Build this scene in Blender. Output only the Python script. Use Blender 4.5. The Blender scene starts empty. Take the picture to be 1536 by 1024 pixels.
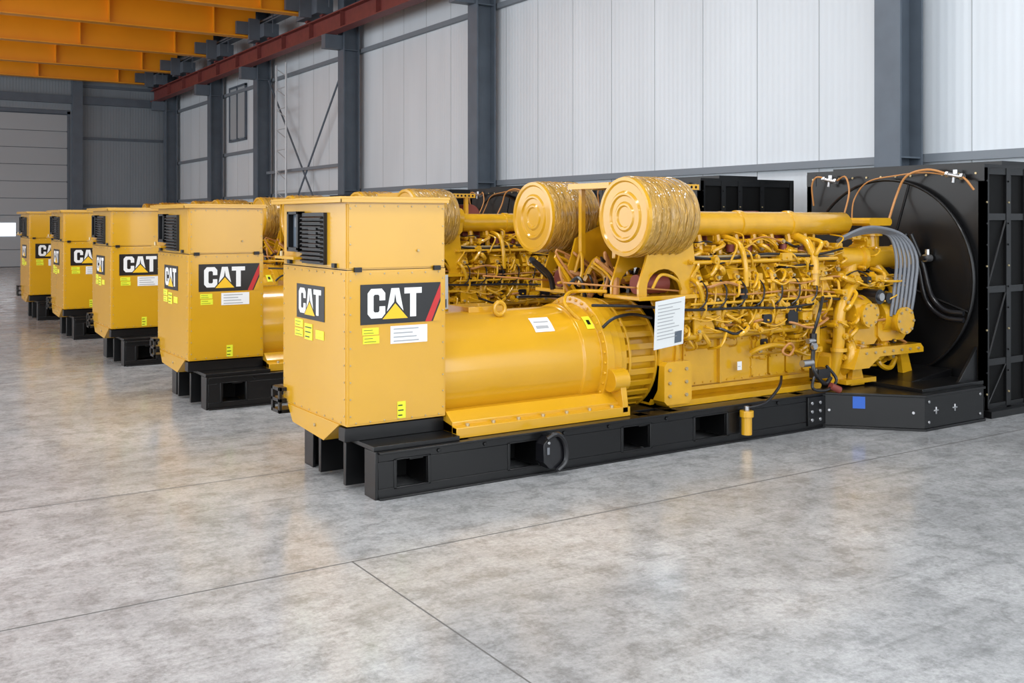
import bpy, math, random
from mathutils import Vector, Matrix
random.seed(7)
D = bpy.data
scene = bpy.context.scene

# ------------------------------------------------------------------ materials
def new_mat(name, col, rough=0.5, metal=0.0, coat=0.0, var=0.0, vscale=6.0, bump=0.0, bscale=40.0, spec=0.5, stretch=None, bdist=0.01):
    m = D.materials.new(name); m.use_nodes = True
    nt = m.node_tree; b = nt.nodes['Principled BSDF']
    b.inputs['Base Color'].default_value = (*col, 1)
    b.inputs['Roughness'].default_value = rough
    b.inputs['Metallic'].default_value = metal
    b.inputs['Coat Weight'].default_value = coat
    b.inputs['Coat Roughness'].default_value = 0.08
    b.inputs['Specular IOR Level'].default_value = spec
    tc = nt.nodes.new('ShaderNodeTexCoord')
    src = tc.outputs['Object']
    if stretch:
        mp = nt.nodes.new('ShaderNodeMapping'); mp.inputs['Scale'].default_value = stretch
        nt.links.new(src, mp.inputs['Vector']); src = mp.outputs['Vector']
    if var > 0:
        n = nt.nodes.new('ShaderNodeTexNoise'); n.inputs['Scale'].default_value = vscale
        n.inputs['Detail'].default_value = 5
        nt.links.new(src, n.inputs['Vector'])
        r = nt.nodes.new('ShaderNodeValToRGB')
        r.color_ramp.elements[0].position = 0.3; r.color_ramp.elements[1].position = 0.7
        r.color_ramp.elements[0].color = (*[c*(1-var) for c in col], 1)
        r.color_ramp.elements[1].color = (*[min(1, c*(1+var)) for c in col], 1)
        nt.links.new(n.outputs['Fac'], r.inputs['Fac'])
        nt.links.new(r.outputs['Color'], b.inputs['Base Color'])
    if bump > 0:
        n2 = nt.nodes.new('ShaderNodeTexNoise'); n2.inputs['Scale'].default_value = bscale
        n2.inputs['Distortion'].default_value = 0.6 if bdist > 0.01 else 0.0
        nt.links.new(src, n2.inputs['Vector'])
        bp = nt.nodes.new('ShaderNodeBump'); bp.inputs['Strength'].default_value = bump
        bp.inputs['Distance'].default_value = bdist
        nt.links.new(n2.outputs['Fac'], bp.inputs['Height'])
        nt.links.new(bp.outputs['Normal'], b.inputs['Normal'])
    return m

def emis_mat(name, col, st):
    m = D.materials.new(name); m.use_nodes = True
    b = m.node_tree.nodes['Principled BSDF']
    b.inputs['Base Color'].default_value = (*col, 1)
    b.inputs['Emission Color'].default_value = (*col, 1)
    b.inputs['Emission Strength'].default_value = st
    return m

M = {}
M['yellow'] = new_mat('yellow_paint', (0.60, 0.315, 0.010), 0.24, coat=0.5, var=0.03, vscale=3)
M['yellow_eng'] = new_mat('yellow_engine_paint', (0.62, 0.325, 0.008), 0.25, coat=0.5, var=0.07, vscale=9, bump=0.06, bscale=60)
M['wrap'] = new_mat('wrapped_yellow', (0.46, 0.26, 0.045), 0.18, coat=0.8, var=0.28, vscale=8, bump=0.9, bscale=13, stretch=(3.2,1,1), bdist=0.03)
M['black'] = new_mat('black_paint', (0.0045, 0.0045, 0.005), 0.34, coat=0.1, spec=0.35)
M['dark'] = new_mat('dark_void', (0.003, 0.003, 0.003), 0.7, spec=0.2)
M['wire'] = new_mat('guard_wire', (0.085, 0.09, 0.10), 0.32)
M['blade'] = new_mat('fan_blade', (0.014, 0.014, 0.016), 0.40)
M['steel'] = new_mat('bare_steel', (0.45, 0.45, 0.46), 0.3, metal=0.9)
M['bolt'] = new_mat('bolt', (0.45, 0.36, 0.2), 0.35, metal=0.5)
M['maroon'] = new_mat('maroon_cap', (0.20, 0.040, 0.028), 0.5)
M['copper'] = new_mat('orange_cable', (0.45, 0.2, 0.06), 0.5)
M['hose'] = new_mat('grey_hose', (0.15, 0.16, 0.18), 0.35)
M['rubber'] = new_mat('black_hose', (0.008, 0.008, 0.010), 0.28)
M['white'] = new_mat('white_vinyl', (0.8, 0.8, 0.8), 0.4)
M['paper'] = new_mat('paper', (0.72, 0.74, 0.74), 0.6)
M['print'] = new_mat('print_grey', (0.35, 0.36, 0.37), 0.6)
M['lime'] = new_mat('hazard_yellow_sticker', (0.75, 0.78, 0.03), 0.4)
M['tri'] = new_mat('logo_yellow', (0.85, 0.50, 0.01), 0.4)
M['red'] = new_mat('logo_red', (0.50, 0.02, 0.02), 0.4)
M['blue'] = new_mat('blue_sticker', (0.02, 0.10, 0.45), 0.4)
M['decal'] = new_mat('decal_black', (0.005, 0.005, 0.006), 0.3)
M['grey'] = new_mat('column_grey', (0.095, 0.118, 0.148), 0.5, var=0.1, vscale=3)
M['grey2'] = new_mat('girt_grey', (0.18, 0.205, 0.235), 0.5)
M['rail'] = new_mat('red_oxide_beam', (0.17, 0.035, 0.03), 0.55, var=0.15)
M['orange'] = new_mat('orange_girder', (0.92, 0.37, 0.008), 0.38, var=0.06, vscale=0.8)
M['ceil'] = new_mat('ceiling_metal', (0.30, 0.31, 0.32), 0.6)
M['galv'] = new_mat('galvanised', (0.5, 0.52, 0.54), 0.45, metal=0.2)
M['seam'] = new_mat('panel_seam', (0.38, 0.40, 0.42), 0.6)
M['joint'] = new_mat('floor_joint_dark', (0.10, 0.098, 0.095), 0.7)
M['glow'] = emis_mat('daylight_pane', (0.85, 0.92, 1.0), 1.1)
M['fill_panel'] = emis_mat('fill_panel_glow', (1, 1, 1), 3.0)  # glow for the added out-of-view ceiling panels

def wall_mat(name, col, ribaxis='Y'):
    m = D.materials.new(name); m.use_nodes = True
    nt = m.node_tree; b = nt.nodes['Principled BSDF']; b.inputs['Roughness'].default_value = 0.42
    tc = nt.nodes.new('ShaderNodeTexCoord')
    w = nt.nodes.new('ShaderNodeTexWave'); w.wave_type = 'BANDS'; w.bands_direction = ribaxis
    w.inputs['Scale'].default_value = 3.0; w.inputs['Distortion'].default_value = 0
    nt.links.new(tc.outputs['Object'], w.inputs['Vector'])
    bp = nt.nodes.new('ShaderNodeBump'); bp.inputs['Strength'].default_value = 0.2; bp.inputs['Distance'].default_value = 0.01
    nt.links.new(w.outputs['Fac'], bp.inputs['Height']); nt.links.new(bp.outputs['Normal'], b.inputs['Normal'])
    mp = nt.nodes.new('ShaderNodeMapping'); mp.inputs['Scale'].default_value = (2.5, 2.5, 0.5)
    nt.links.new(tc.outputs['Object'], mp.inputs['Vector'])
    n = nt.nodes.new('ShaderNodeTexNoise'); n.inputs['Scale'].default_value = 0.5; n.inputs['Detail'].default_value = 4
    nt.links.new(mp.outputs[0], n.inputs['Vector'])
    r = nt.nodes.new('ShaderNodeValToRGB')
    r.color_ramp.elements[0].position = 0.3; r.color_ramp.elements[1].position = 0.7
    r.color_ramp.elements[0].color = (*[c*0.93 for c in col], 1)
    r.color_ramp.elements[1].color = (*[c*1.04 for c in col], 1)
    nt.links.new(n.outputs['Fac'], r.inputs['Fac']); nt.links.new(r.outputs['Color'], b.inputs['Base Color'])
    return m
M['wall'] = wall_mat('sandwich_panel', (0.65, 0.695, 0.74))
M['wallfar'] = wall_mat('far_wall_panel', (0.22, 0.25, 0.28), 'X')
M['doorp'] = new_mat('sectional_door_panel', (0.36, 0.385, 0.41), 0.5)

def floor_mat():
    m = D.materials.new('polished_concrete'); m.use_nodes = True
    nt = m.node_tree; b = nt.nodes['Principled BSDF']; L = nt.links.new
    tc = nt.nodes.new('ShaderNodeTexCoord')
    def noise(scale, det, rough=0.6, dist=0.0, st=(1,1,1), rot=0.0):
        mp = nt.nodes.new('ShaderNodeMapping'); mp.inputs['Scale'].default_value = st; mp.inputs['Rotation'].default_value = (0,0,rot)
        L(tc.outputs['Object'], mp.inputs['Vector'])
        n = nt.nodes.new('ShaderNodeTexNoise'); n.inputs['Scale'].default_value = scale
        n.inputs['Detail'].default_value = det; n.inputs['Roughness'].default_value = rough
        n.inputs['Distortion'].default_value = dist
        L(mp.outputs[0], n.inputs['Vector']); return n
    def ramp(src, p0, c0, p1, c1):
        r = nt.nodes.new('ShaderNodeValToRGB'); e = r.color_ramp.elements
        e[0].position = p0; e[1].position = p1; e[0].color = (*c0, 1); e[1].color = (*c1, 1)
        L(src, r.inputs['Fac']); return r
    def mul(x, y):
        q = nt.nodes.new('ShaderNodeMix'); q.data_type = 'RGBA'; q.blend_type = 'MULTIPLY'; q.inputs[0].default_value = 1
        L(x, q.inputs[6]); L(y, q.inputs[7]); return q.outputs[2]
    a = ramp(noise(1.0, 10, 0.72, 0.2).outputs['Fac'], 0.38, (0.315, 0.322, 0.330), 0.62, (0.445, 0.452, 0.460))
    c = ramp(noise(5.5, 12, 0.8, 0.2).outputs['Fac'], 0.40, (0.68, 0.68, 0.68), 0.53, (1.0, 1.0, 1.0))
    f = ramp(noise(38.0, 6, 0.8).outputs['Fac'], 0.38, (0.80, 0.80, 0.80), 0.58, (1.06, 1.06, 1.06))
    g = ramp(noise(3.0, 6, 0.7, 0.0, (0.35,4,1), 0.3).outputs['Fac'], 0.35, (0.90, 0.90, 0.90), 0.62, (1.04, 1.04, 1.04))
    h = ramp(noise(1.7, 3, 0.5, 0.0, (0.2,9,1), -0.5).outputs['Fac'], 0.30, (0.88, 0.88, 0.88), 0.40, (1.0, 1.0, 1.0))
    L(mul(mul(mul(mul(a.outputs[0], c.outputs[0]), f.outputs[0]), g.outputs[0]), h.outputs[0]), b.inputs['Base Color'])
    rr = ramp(noise(2.3, 6).outputs['Fac'], 0.3, (0.11,)*3, 0.7, (0.27,)*3)
    L(rr.outputs[0], b.inputs['Roughness'])
    return m
M['floor'] = floor_mat()

# ------------------------------------------------------------------ mesh builder
class MB:
    def __init__(s):
        s.v = []; s.f = []; s.mi = []; s.mats = []
    def mid(s, m):
        if m not in s.mats: s.mats.append(m)
        return s.mats.index(m)
    def add(s, vs, fs, m):
        o = len(s.v); k = s.mid(m)
        s.v += [tuple(v) for v in vs]
        for f in fs:
            s.f.append([i+o for i in f]); s.mi.append(k)
    def box(s, x0, x1, y0, y1, z0, z1, m):
        vs = [(x0,y0,z0),(x1,y0,z0),(x1,y1,z0),(x0,y1,z0),(x0,y0,z1),(x1,y0,z1),(x1,y1,z1),(x0,y1,z1)]
        s.add(vs, [(0,3,2,1),(4,5,6,7),(0,1,5,4),(1,2,6,5),(2,3,7,6),(3,0,4,7)], m)
    def obox(s, c, size, R, m):
        hx, hy, hz = [k/2 for k in size]; c = Vector(c)
        vs = [c + R @ Vector((a*hx, b*hy, d*hz)) for d in (-1,1) for a,b in ((-1,-1),(1,-1),(1,1),(-1,1))]
        s.add(vs, [(0,3,2,1),(4,5,6,7),(0,1,5,4),(1,2,6,5),(2,3,7,6),(3,0,4,7)], m)
    def rbox(s, x0, x1, y0, y1, z0, z1, m, r=0.02):
        r = min(r, (x1-x0)/2.2, (z1-z0)/2.2)
        p = [(x0+r,z0),(x1-r,z0),(x1,z0+r),(x1,z1-r),(x1-r,z1),(x0+r,z1),(x0,z1-r),(x0,z0+r)]
        s.prism([(a,0,b) for a,b in p], (0,y0,0), (0,y1-y0,0), m)
    def prism(s, poly, off, ext, m):
        off = Vector(off); ext = Vector(ext); n = len(poly)
        vs = [Vector(p)+off for p in poly] + [Vector(p)+off+ext for p in poly]
        fs = [tuple(range(n)), tuple(range(2*n-1, n-1, -1))]
        fs += [(i, i+n, (i+1)%n+n, (i+1)%n) for i in range(n)]
        s.add(vs, fs, m)
    def cyl(s, p0, p1, r0, m, r1=None, seg=16, caps=True):
        if r1 is None: r1 = r0
        p0 = Vector(p0); p1 = Vector(p1); d = (p1-p0).normalized()
        a = Vector((0,0,1)) if abs(d.z) < 0.9 else Vector((1,0,0))
        u = d.cross(a).normalized(); w = d.cross(u)
        vs = []
        for p, r in ((p0,r0),(p1,r1)):
            for i in range(seg):
                t = 2*math.pi*i/seg
                vs.append(p + u*math.cos(t)*r + w*math.sin(t)*r)
        fs = [(i, (i+1)%seg, (i+1)%seg+seg, i+seg) for i in range(seg)]
        if caps: fs += [tuple(range(seg-1,-1,-1)), tuple(range(seg, 2*seg))]
        s.add(vs, fs, m)
    def lathe(s, p0, d, prof, m, seg=40):
        p0 = Vector(p0); d = Vector(d).normalized()
        a = Vector((0,0,1)) if abs(d.z) < 0.9 else Vector((1,0,0))
        u = d.cross(a).normalized(); w = d.cross(u); vs = []; fs = []
        for t, r in prof:
            for i in range(seg):
                q = 2*math.pi*i/seg
                vs.append(p0 + d*t + (u*math.cos(q) + w*math.sin(q))*max(r, 0.0005))
        for k in range(len(prof)-1):
            for i in range(seg):
                fs.append((k*seg+i, k*seg+(i+1)%seg, (k+1)*seg+(i+1)%seg, (k+1)*seg+i))
        fs.append(tuple(range(seg-1,-1,-1))); n = (len(prof)-1)*seg
        fs.append(tuple(range(n, n+seg)))
        s.add(vs, fs, m)
    def tube(s, pts, r, m, seg=8, smooth=True, closed=False, sub=6):
        pts = [Vector(p) for p in pts]
        if smooth and len(pts) > 2:
            out = []; n = len(pts)
            rng = range(n) if closed else range(n-1)
            for i in rng:
                if closed: a,b,c,d = pts[i-1],pts[i],pts[(i+1)%n],pts[(i+2)%n]
                else: a,b,c,d = pts[max(i-1,0)],pts[i],pts[i+1],pts[min(i+2,n-1)]
                for k in range(sub):
                    t = k/sub
                    out.append(0.5*((2*b)+(c-a)*t+(2*a-5*b+4*c-d)*t*t+(3*b-a-3*c+d)*t**3))
            if not closed: out.append(pts[-1])
            pts = out
        n = len(pts); vs = []; fs = []; u = None
        for i,p in enumerate(pts):
            if closed: d = (pts[(i+1)%n]-pts[i-1])
            else: d = pts[min(i+1,n-1)]-pts[max(i-1,0)]
            if d.length < 1e-7: d = Vector((1,0,0))
            d.normalize()
            if u is None:
                a = Vector((0,0,1)) if abs(d.z) < 0.9 else Vector((0,1,0))
                u = d.cross(a).normalized()
            else:
                u = (u - d*u.dot(d)).normalized()
            w = d.cross(u)
            for k in range(seg):
                t = 2*math.pi*k/seg
                vs.append(p + (u*math.cos(t)+w*math.sin(t))*r)
        for i in range(n if closed else n-1):
            j = (i+1)%n
            for k in range(seg):
                fs.append((i*seg+k, i*seg+(k+1)%seg, j*seg+(k+1)%seg, j*seg+k))
        if not closed:
            fs.append(tuple(range(seg-1,-1,-1))); fs.append(tuple(range((n-1)*seg, n*seg)))
        s.add(vs, fs, m)
    def poly(s, pts, m):
        s.add(pts, [tuple(range(len(pts)))], m)
    def bolt(s, p, d, r, h, m):
        p = Vector(p); s.cyl(p, p+Vector(d)*h, r, m, seg=6)
    def make(s, name, org=(0,0,0), smooth=True, bevel=0.0, fixn=True):
        me = D.meshes.new(name)
        o = Vector(org)
        me.from_pydata([tuple(Vector(v)-o) for v in s.v], [], s.f)
        for m in s.mats: me.materials.append(M[m])
        me.polygons.foreach_set('material_index', s.mi)
        if fixn:
            import bmesh
            bm = bmesh.new(); bm.from_mesh(me)
            bmesh.ops.recalc_face_normals(bm, faces=bm.faces); bm.to_mesh(me); bm.free()
        if smooth:
            me.polygons.foreach_set('use_smooth', [True]*len(me.polygons))
            try: me.set_sharp_from_angle(angle=math.radians(32))
            except Exception: pass
        me.update()
        ob = D.objects.new(name, me); scene.collection.objects.link(ob)
        ob.location = o
        if bevel > 0:
            md = ob.modifiers.new('bevel', 'BEVEL'); md.width = bevel; md.segments = 2
            md.limit_method = 'ANGLE'; md.angle_limit = math.radians(50)
            md.harden_normals = False
        return ob

# ================================================================== GENERATOR SET
ORG = (5.6, 6.4, 0.0)
parts = []
def done(mb, name, bevel=0.0):
    ob = mb.make(name, ORG, bevel=bevel); ob.location = (0,0,0); parts.append(ob); return ob

# ---- skid
S = MB()
ys, ye = 5.80, 6.98
xs, xe = 2.77, 6.90
openings = [(2.898,3.122),(3.751,3.985),(4.735,4.99),(5.444,5.778)]
for y0, y1 in ((ys, ys+0.02), (ye-0.02, ye)):
    S.box(xs, xe, y0, y1, 0.0, 0.065, 'black'); S.box(xs, xe, y0, y1, 0.235, 0.285, 'black')
    px = xs
    for a,b in openings:
        S.box(px, a, y0, y1, 0.065, 0.235, 'black'); px = b
    S.box(px, xe, y0, y1, 0.065, 0.235, 'black')
for y0, y1 in ((ys-0.03, ys+0.12), (ye-0.12, ye+0.03)):
    S.box(xs, xe, y0, y1, 0.285, 0.300, 'black'); S.box(xs, xe, y0, y1, -0.0, 0.012, 'black')
for a,b in openings:
    S.box(a-0.01, a, ys+0.02, ye-0.02, 0.05, 0.25, 'black'); S.box(b, b+0.01, ys+0.02, ye-0.02, 0.05, 0.25, 'black')
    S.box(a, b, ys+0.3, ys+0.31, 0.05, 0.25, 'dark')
    for q in ((a-0.02,b+0.02,0.235,0.245),(a-0.02,b+0.02,0.055,0.065),(a-0.02,a,0.055,0.245),(b,b+0.02,0.055,0.245)):
        S.box(q[0],q[1],ys-0.006,ys,q[2],q[3],'black')
S.box(xs-0.02, xs, ys, ys+0.16, 0, 0.30, 'black'); S.box(xs-0.02, xs, ye-0.16, ye, 0, 0.30, 'black')
S.box(xs+0.15, xs+0.17, ys+0.1, ye-0.1, 0.0, 0.30, 'black')
S.box(xs-0.06, xs+0.15, ys+0.36, ys+0.40, 0.02, 0.30, 'black'); S.box(xs-0.06, xs+0.15, ye-0.40, ye-0.36, 0.02, 0.30, 'black')
S.box(xs-0.02, xs+0.6, ys+0.02, ye-0.02, 0.30, 0.33, 'black')
S.box(xs-0.12, xs+0.62, ys+0.24, ys+0.34, 0.33, 0.42, 'black'); S.box(xs-0.12, xs+0.62, ye-0.24, ye-0.14, 0.33, 0.42, 'black')
S.box(xs-0.06, xs+0.60, ys+0.30, ye-0.2, 0.385, 0.435, 'black')
for x in (3.0, 3.35, 4.9, 5.2, 6.2, 6.6):
    S.box(x, x+0.1, ys+0.02, ye-0.02, 0.22, 0.30, 'black')
S.box(3.4, 6.9, 6.0, 6.85, 0.20, 0.30, 'black')
for x in (3.2, 3.55, 4.2, 4.6, 5.15, 6.05, 6.35): S.bolt((x, ys, 0.26), (0,-1,0), 0.014, 0.012, 'black')
S.box(6.70, 6.92, ys-0.015, ys, 0.03, 0.27, 'black')
for x in (6.74, 6.84):
    for z in (0.08, 0.15, 0.22): S.bolt((x, ys-0.015, z), (0,-1,0), 0.016, 0.015, 'steel')
S.rbox(3.96, 4.13, 5.70, 5.80, 0.05, 0.27, 'rubber', 0.05)
S.tube([(3.98,5.69,0.26),(4.05,5.67,0.29),(4.12,5.68,0.22),(4.13,5.68,0.1),(4.06,5.68,0.04)], 0.018, 'rubber')
S.box(3.985, 4.005, 5.692, 5.698, 0.15, 0.20, 'hose'); S.bolt((4.0,5.70,0.23),(0,-1,0),0.012,0.01,'steel')
S.cyl((5.93,5.735,0.06),(5.93,5.735,0.20),0.042,'yellow'); S.cyl((5.93,5.735,0.20),(5.93,5.735,0.25),0.055,'yellow')
S.cyl((5.93,5.735,0.25),(5.93,5.735,0.285),0.02,'steel')
S.tube([(5.93,5.735,0.27),(6.1,5.70,0.30),(6.3,5.74,0.40),(6.45,5.85,0.46)],0.012,'rubber')
done(S, 'skid_base', 0.004)

# ---- cabinet
cx0, cx1, cy0, cy1, cz0, cz1 = 2.647, 3.361, 6.0, 7.13, 0.435, 1.885
C = MB()
C.box(cx0, cx1, cy0, cy1, cz0, 1.430, 'yellow')
C.box(cx0+0.004, cx1-0.004, cy0+0.004, cy1-0.004, 1.425, cz1, 'yellow')
C.box(cx0+0.012, cx1-0.012, cy0-0.004, cy0+0.01, cz0+0.012, 1.418, 'yellow')
C.box(cx0+0.012, cx1-0.012, cy0-0.003, cy0+0.01, 1.442, cz1-0.03, 'yellow')
C.box(cx0-0.004, cx0+0.01, cy0+0.014, 6.36, 1.442, cz1-0.03, 'yellow')
C.box(cx0-0.004, cx0+0.01, cy0+0.014, cy1-0.014, cz0+0.012, 1.418, 'yellow')
C.box(cx0-0.001, cx0+0.002, cy0+0.0, cy1, 1.427, 1.433, 'dark'); C.box(cx0+0.002, cx1, cy0-0.0005, cy0+0.002, 1.428, 1.432, 'dark')
C.box(2.595, 3.385, 5.975, 7.24, cz1, cz1+0.016, 'yellow'); C.box(2.595, 3.385, 5.975, 5.982, cz1-0.022, cz1, 'yellow')
C.box(2.595, 2.602, 5.975, 7.24, cz1-0.022, cz1, 'yellow'); C.box(3.378, 3.385, 5.975, 7.24, cz1-0.022, cz1, 'yellow')
for i in range(9):
    z = 0.50 + i*0.108
    C.bolt((cx0+0.022, cy0-0.004, z), (0,-1,0), 0.006, 0.005, 'bolt')
    C.bolt((cx1-0.022, cy0-0.004, z), (0,-1,0), 0.006, 0.005, 'bolt')
    C.bolt((cx0-0.004, cy0+0.03, z), (-1,0,0), 0.006, 0.005, 'bolt')
    C.bolt((cx0-0.004, cy1-0.03, z), (-1,0,0), 0.006, 0.005, 'bolt')
for i in range(7):
    x = cx0+0.06+i*0.1
    C.bolt((x, cy0-0.004, 1.405), (0,-1,0), 0.006, 0.005, 'bolt'); C.bolt((x, cy0-0.004, 0.455), (0,-1,0), 0.006, 0.005, 'bolt')
    C.bolt((x, cy0-0.003, cz1-0.045), (0,-1,0), 0.006, 0.005, 'bolt')
for i in range(4):
    for x in (cx0+0.022, cx1-0.022): C.bolt((x, cy0-0.003, 1.48+i*0.115), (0,-1,0), 0.006, 0.005, 'bolt')
for i in range(8):
    C.bolt((cx0-0.004, cy0+0.08+i*0.135, 0.455), (-1,0,0), 0.006, 0.005, 'bolt'); C.bolt((cx0-0.004, cy0+0.08+i*0.135, 1.405), (-1,0,0), 0.006, 0.005, 'bolt')
for x in (cx0+0.07, cx1-0.07):
    C.box(x-0.025, x+0.025, cy0-0.022, cy0, 1.418, 1.448, 'black')
C.box(cx0-0.022, cx0, 6.95, 7.0, 1.44, 1.47, 'black'); C.box(cx0-0.022, cx0, 6.15, 6.2, 1.44, 1.47, 'black')
C.box(cx0-0.03, cx0, 6.31, 6.695, 1.455, 1.80, 'black')
for i in range(11):
    z = 1.475+i*0.029
    C.prism([(0,0,z),( -0.022,0,z-0.008),(-0.022,0,z+0.001),(0,0,z+0.012)], (cx0-0.028,6.325,0), (0,0.355,0), 'black')
C.box(cx0-0.05, cx0, 6.72, 6.75, 1.54, 1.81, 'black'); C.box(cx0-0.05, cx0, 6.90, 6.93, 1.54, 1.81, 'black')
C.box(cx0-0.05, cx0, 6.72, 6.93, 1.53, 1.56, 'black'); C.box(cx0-0.05, cx0, 6.72, 6.93, 1.79, 1.81, 'black')
C.box(cx0-0.012, cx0, 6.75, 6.90, 1.56, 1.79, 'grey'); C.box(cx0-0.02, cx0, 6.79, 6.86, 1.70, 1.77, 'hose')
C.box(cx0-0.04, cx0, 6.42, 6.55, 1.56, 1.70, 'black')
C.box(cx0-0.07, cx0, 6.75, 7.12, 1.475, 1.495, 'yellow'); C.cyl((cx0-0.05, 7.03, 1.49), (cx0-0.05, 7.03, 1.53), 0.012, 'bolt')
C.prism([(0,6.10,0.435),(0,7.02,0.435),(0,6.92,0.32),(0,6.36,0.29)], (cx0-0.01,0,0), (0.12,0,0), 'yellow')
C.bolt((cx0-0.01, 6.5, 0.37), (-1,0,0), 0.012, 0.01, 'bolt')
for z in (0.36, 0.44, 0.52): C.box(cx0-0.06, cx0+0.1, 7.05, 7.22, z, z+0.025, 'black')
C.box(cx0-0.06, cx0-0.04, 7.05, 7.08, 0.36, 0.545, 'black'); C.box(cx0-0.06, cx0-0.04, 7.19, 7.22, 0.36, 0.545, 'black')
C.cyl((3.15, cy0-0.004, 1.55),(3.15, cy0-0.02, 1.55),0.008,'bolt')
done(C, 'control_cabinet', 0.003)

# ---- decals and labels
Dc = MB()
LC = [(0.15,0),(0.6,0),(.75,.15),(.75,.4),(.5,.4),(.5,.25),(.45,.2),(.3,.2),(.25,.25),(.25,.75),(.3,.8),(.45,.8),(.5,.75),(.5,.6),(.75,.6),(.75,.85),(.6,1),(.15,1),(0,.85),(0,.15)]
LA = [(0,0),(.25,0),(.3,.22),(.52,.22),(.57,0),(.82,0),(.58,1),(.24,1)]
LT = [(.25,0),(.52,0),(.52,.8),(.77,.8),(.77,1),(0,1),(0,.8),(.25,.8)]
def decal(mb, o, u, v, n, W, H, slash=True):
    o = Vector(o); u = Vector(u); v = Vector(v); n = Vector(n)
    def P(a, b, k): return o + u*(a*W) + v*(b*H) + n*k
    mb.prism([P(0,0,0),P(1,0,0),P(1,1,0),P(0,1,0)], (0,0,0), n*0.002, 'decal')
    tw = 0.68 if slash else 0.82
    lh = 0.74; b0 = 0.15; a0 = 0.085
    tot = 0.75+0.04+0.82+0.0+0.77
    sc = tw/tot
    def letter(L, off):
        mb.poly([P(a0+(off+x)*sc, b0+y*lh, 0.003) for x,y in L], 'white')
    letter(LC, 0); letter(LA, 0.77); letter(LT, 1.58)
    ac = 0.77+0.41
    mb.poly([P(a0+(ac-.06)*sc, b0+.48*lh, .0035),P(a0+(ac+.06)*sc, b0+.48*lh, .0035),P(a0+ac*sc, b0+.82*lh, .0035)], 'decal')
    mb.poly([P(a0+(ac-.62)*sc, b0-.04, .0037),P(a0+(ac+.62)*sc, b0-.04, .0037),P(a0+ac*sc, b0+.58*lh, .0037)], 'decal')
    mb.poly([P(a0+(ac-.55)*sc, b0-.03, .0042),P(a0+(ac+.55)*sc, b0-.03, .0042),P(a0+ac*sc, b0+.48*lh, .0042)], 'tri')
    if slash:
        mb.poly([P(.80,0,.003),P(.88,0,.003),P(1.0,.62,.003),P(1,.98,.003)], 'red')
        mb.poly([P(.90,0,.0031),P(1,0,.0031),P(1,.5,.0031)], 'yellow')
decal(Dc, (2.737, 5.994, 1.078), (1,0,0), (0,0,1), (0,-1,0), 0.583, 0.258)
decal(Dc, (2.641, 6.845, 1.072), (0,-1,0), (0,0,1), (-1,0,0), 0.495, 0.235, False)
def lab(mb, o, u, n, W, H, m, lines=0, lm='print'):
    o = Vector(o); u = Vector(u); n = Vector(n); v = Vector((0,0,1))
    mb.prism([o, o+u*W, o+u*W+v*H, o+v*H], (0,0,0), n*0.0015, m)
    for i in range(lines):
        b = H*(i+0.6)/(lines+0.4); w = W*random.uniform(0.5,0.85)
        q = o + u*W*0.08 + v*(b-H*0.03) + n*0.0022
        mb.poly([q, q+u*w, q+u*w+v*H*0.07, q+v*H*0.07], lm)
Y_ = (0,-1,0); X_ = (-1,0,0)
lab(Dc, (2.75,5.994,1.012), (1,0,0), Y_, 0.115, 0.045, 'lime', 2, 'decal'); lab(Dc, (2.755,5.994,0.955), (1,0,0), Y_, 0.115, 0.05, 'lime', 2, 'decal')
lab(Dc, (2.95,5.994,0.945), (1,0,0), Y_, 0.27, 0.115, 'white', 4)
lab(Dc, (3.0,5.994,0.455), (1,0,0), Y_, 0.06, 0.11, 'lime', 3, 'decal')
lab(Dc, (2.641,6.88,1.005), (0,-1,0), X_, 0.15, 0.055, 'lime', 2, 'decal'); lab(Dc, (2.641,6.88,0.94), (0,-1,0), X_, 0.15, 0.055, 'lime', 2, 'decal')
lab(Dc, (2.641,6.70,0.93), (0,-1,0), X_, 0.14, 0.11, 'lime', 3, 'decal'); lab(Dc, (2.641,6.50,0.95), (0,-1,0), X_, 0.14, 0.06, 'lime', 2, 'tri')
def cpatch(mb, x0, x1, a0, a1, r, m):
    n = 6
    for i in range(n):
        t0 = math.radians(a0+(a1-a0)*i/n); t1 = math.radians(a0+(a1-a0)*(i+1)/n)
        mb.poly([(x0, 6.42-r*math.cos(t0), 0.69+r*math.sin(t0)),(x1, 6.42-r*math.cos(t0), 0.69+r*math.sin(t0)),
                 (x1, 6.42-r*math.cos(t1), 0.69+r*math.sin(t1)),(x0, 6.42-r*math.cos(t1), 0.69+r*math.sin(t1))], m)
cpatch(Dc, 4.17, 4.34, 38, 58, 0.4015, 'white'); cpatch(Dc, 4.19, 4.30, 42, 46, 0.403, 'print'); cpatch(Dc, 4.19, 4.32, 50, 52, 0.403, 'print')
cpatch(Dc, 4.62, 4.69, 36, 52, 0.4215, 'lime'); cpatch(Dc, 4.64, 4.67, 41, 47, 0.423, 'decal')
R = Matrix.Rotation(math.radians(-6), 3, 'Y') @ Matrix.Rotation(math.radians(10), 3, 'X')
Dc.obox((5.11, 5.72, 0.985), (0.29, 0.004, 0.37), R, 'paper')
for i in range(11):
    w = random.uniform(0.14, 0.23)
    c = Vector((5.11, 5.72, 0.985)) + R @ Vector((-0.12+w/2, -0.003, 0.15-i*0.026))
    Dc.obox(c, (w, 0.001, 0.006), R, 'print')
Dc.obox(Vector((5.11,5.72,0.985)) + R @ Vector((0.09,-0.003,-0.12)), (0.07,0.001,0.09), R, 'grey')
lab(Dc, (6.05,5.955,0.53), (1,0,0), Y_, 0.05, 0.07, 'white', 1)
done(Dc, 'decals_and_labels')

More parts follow.
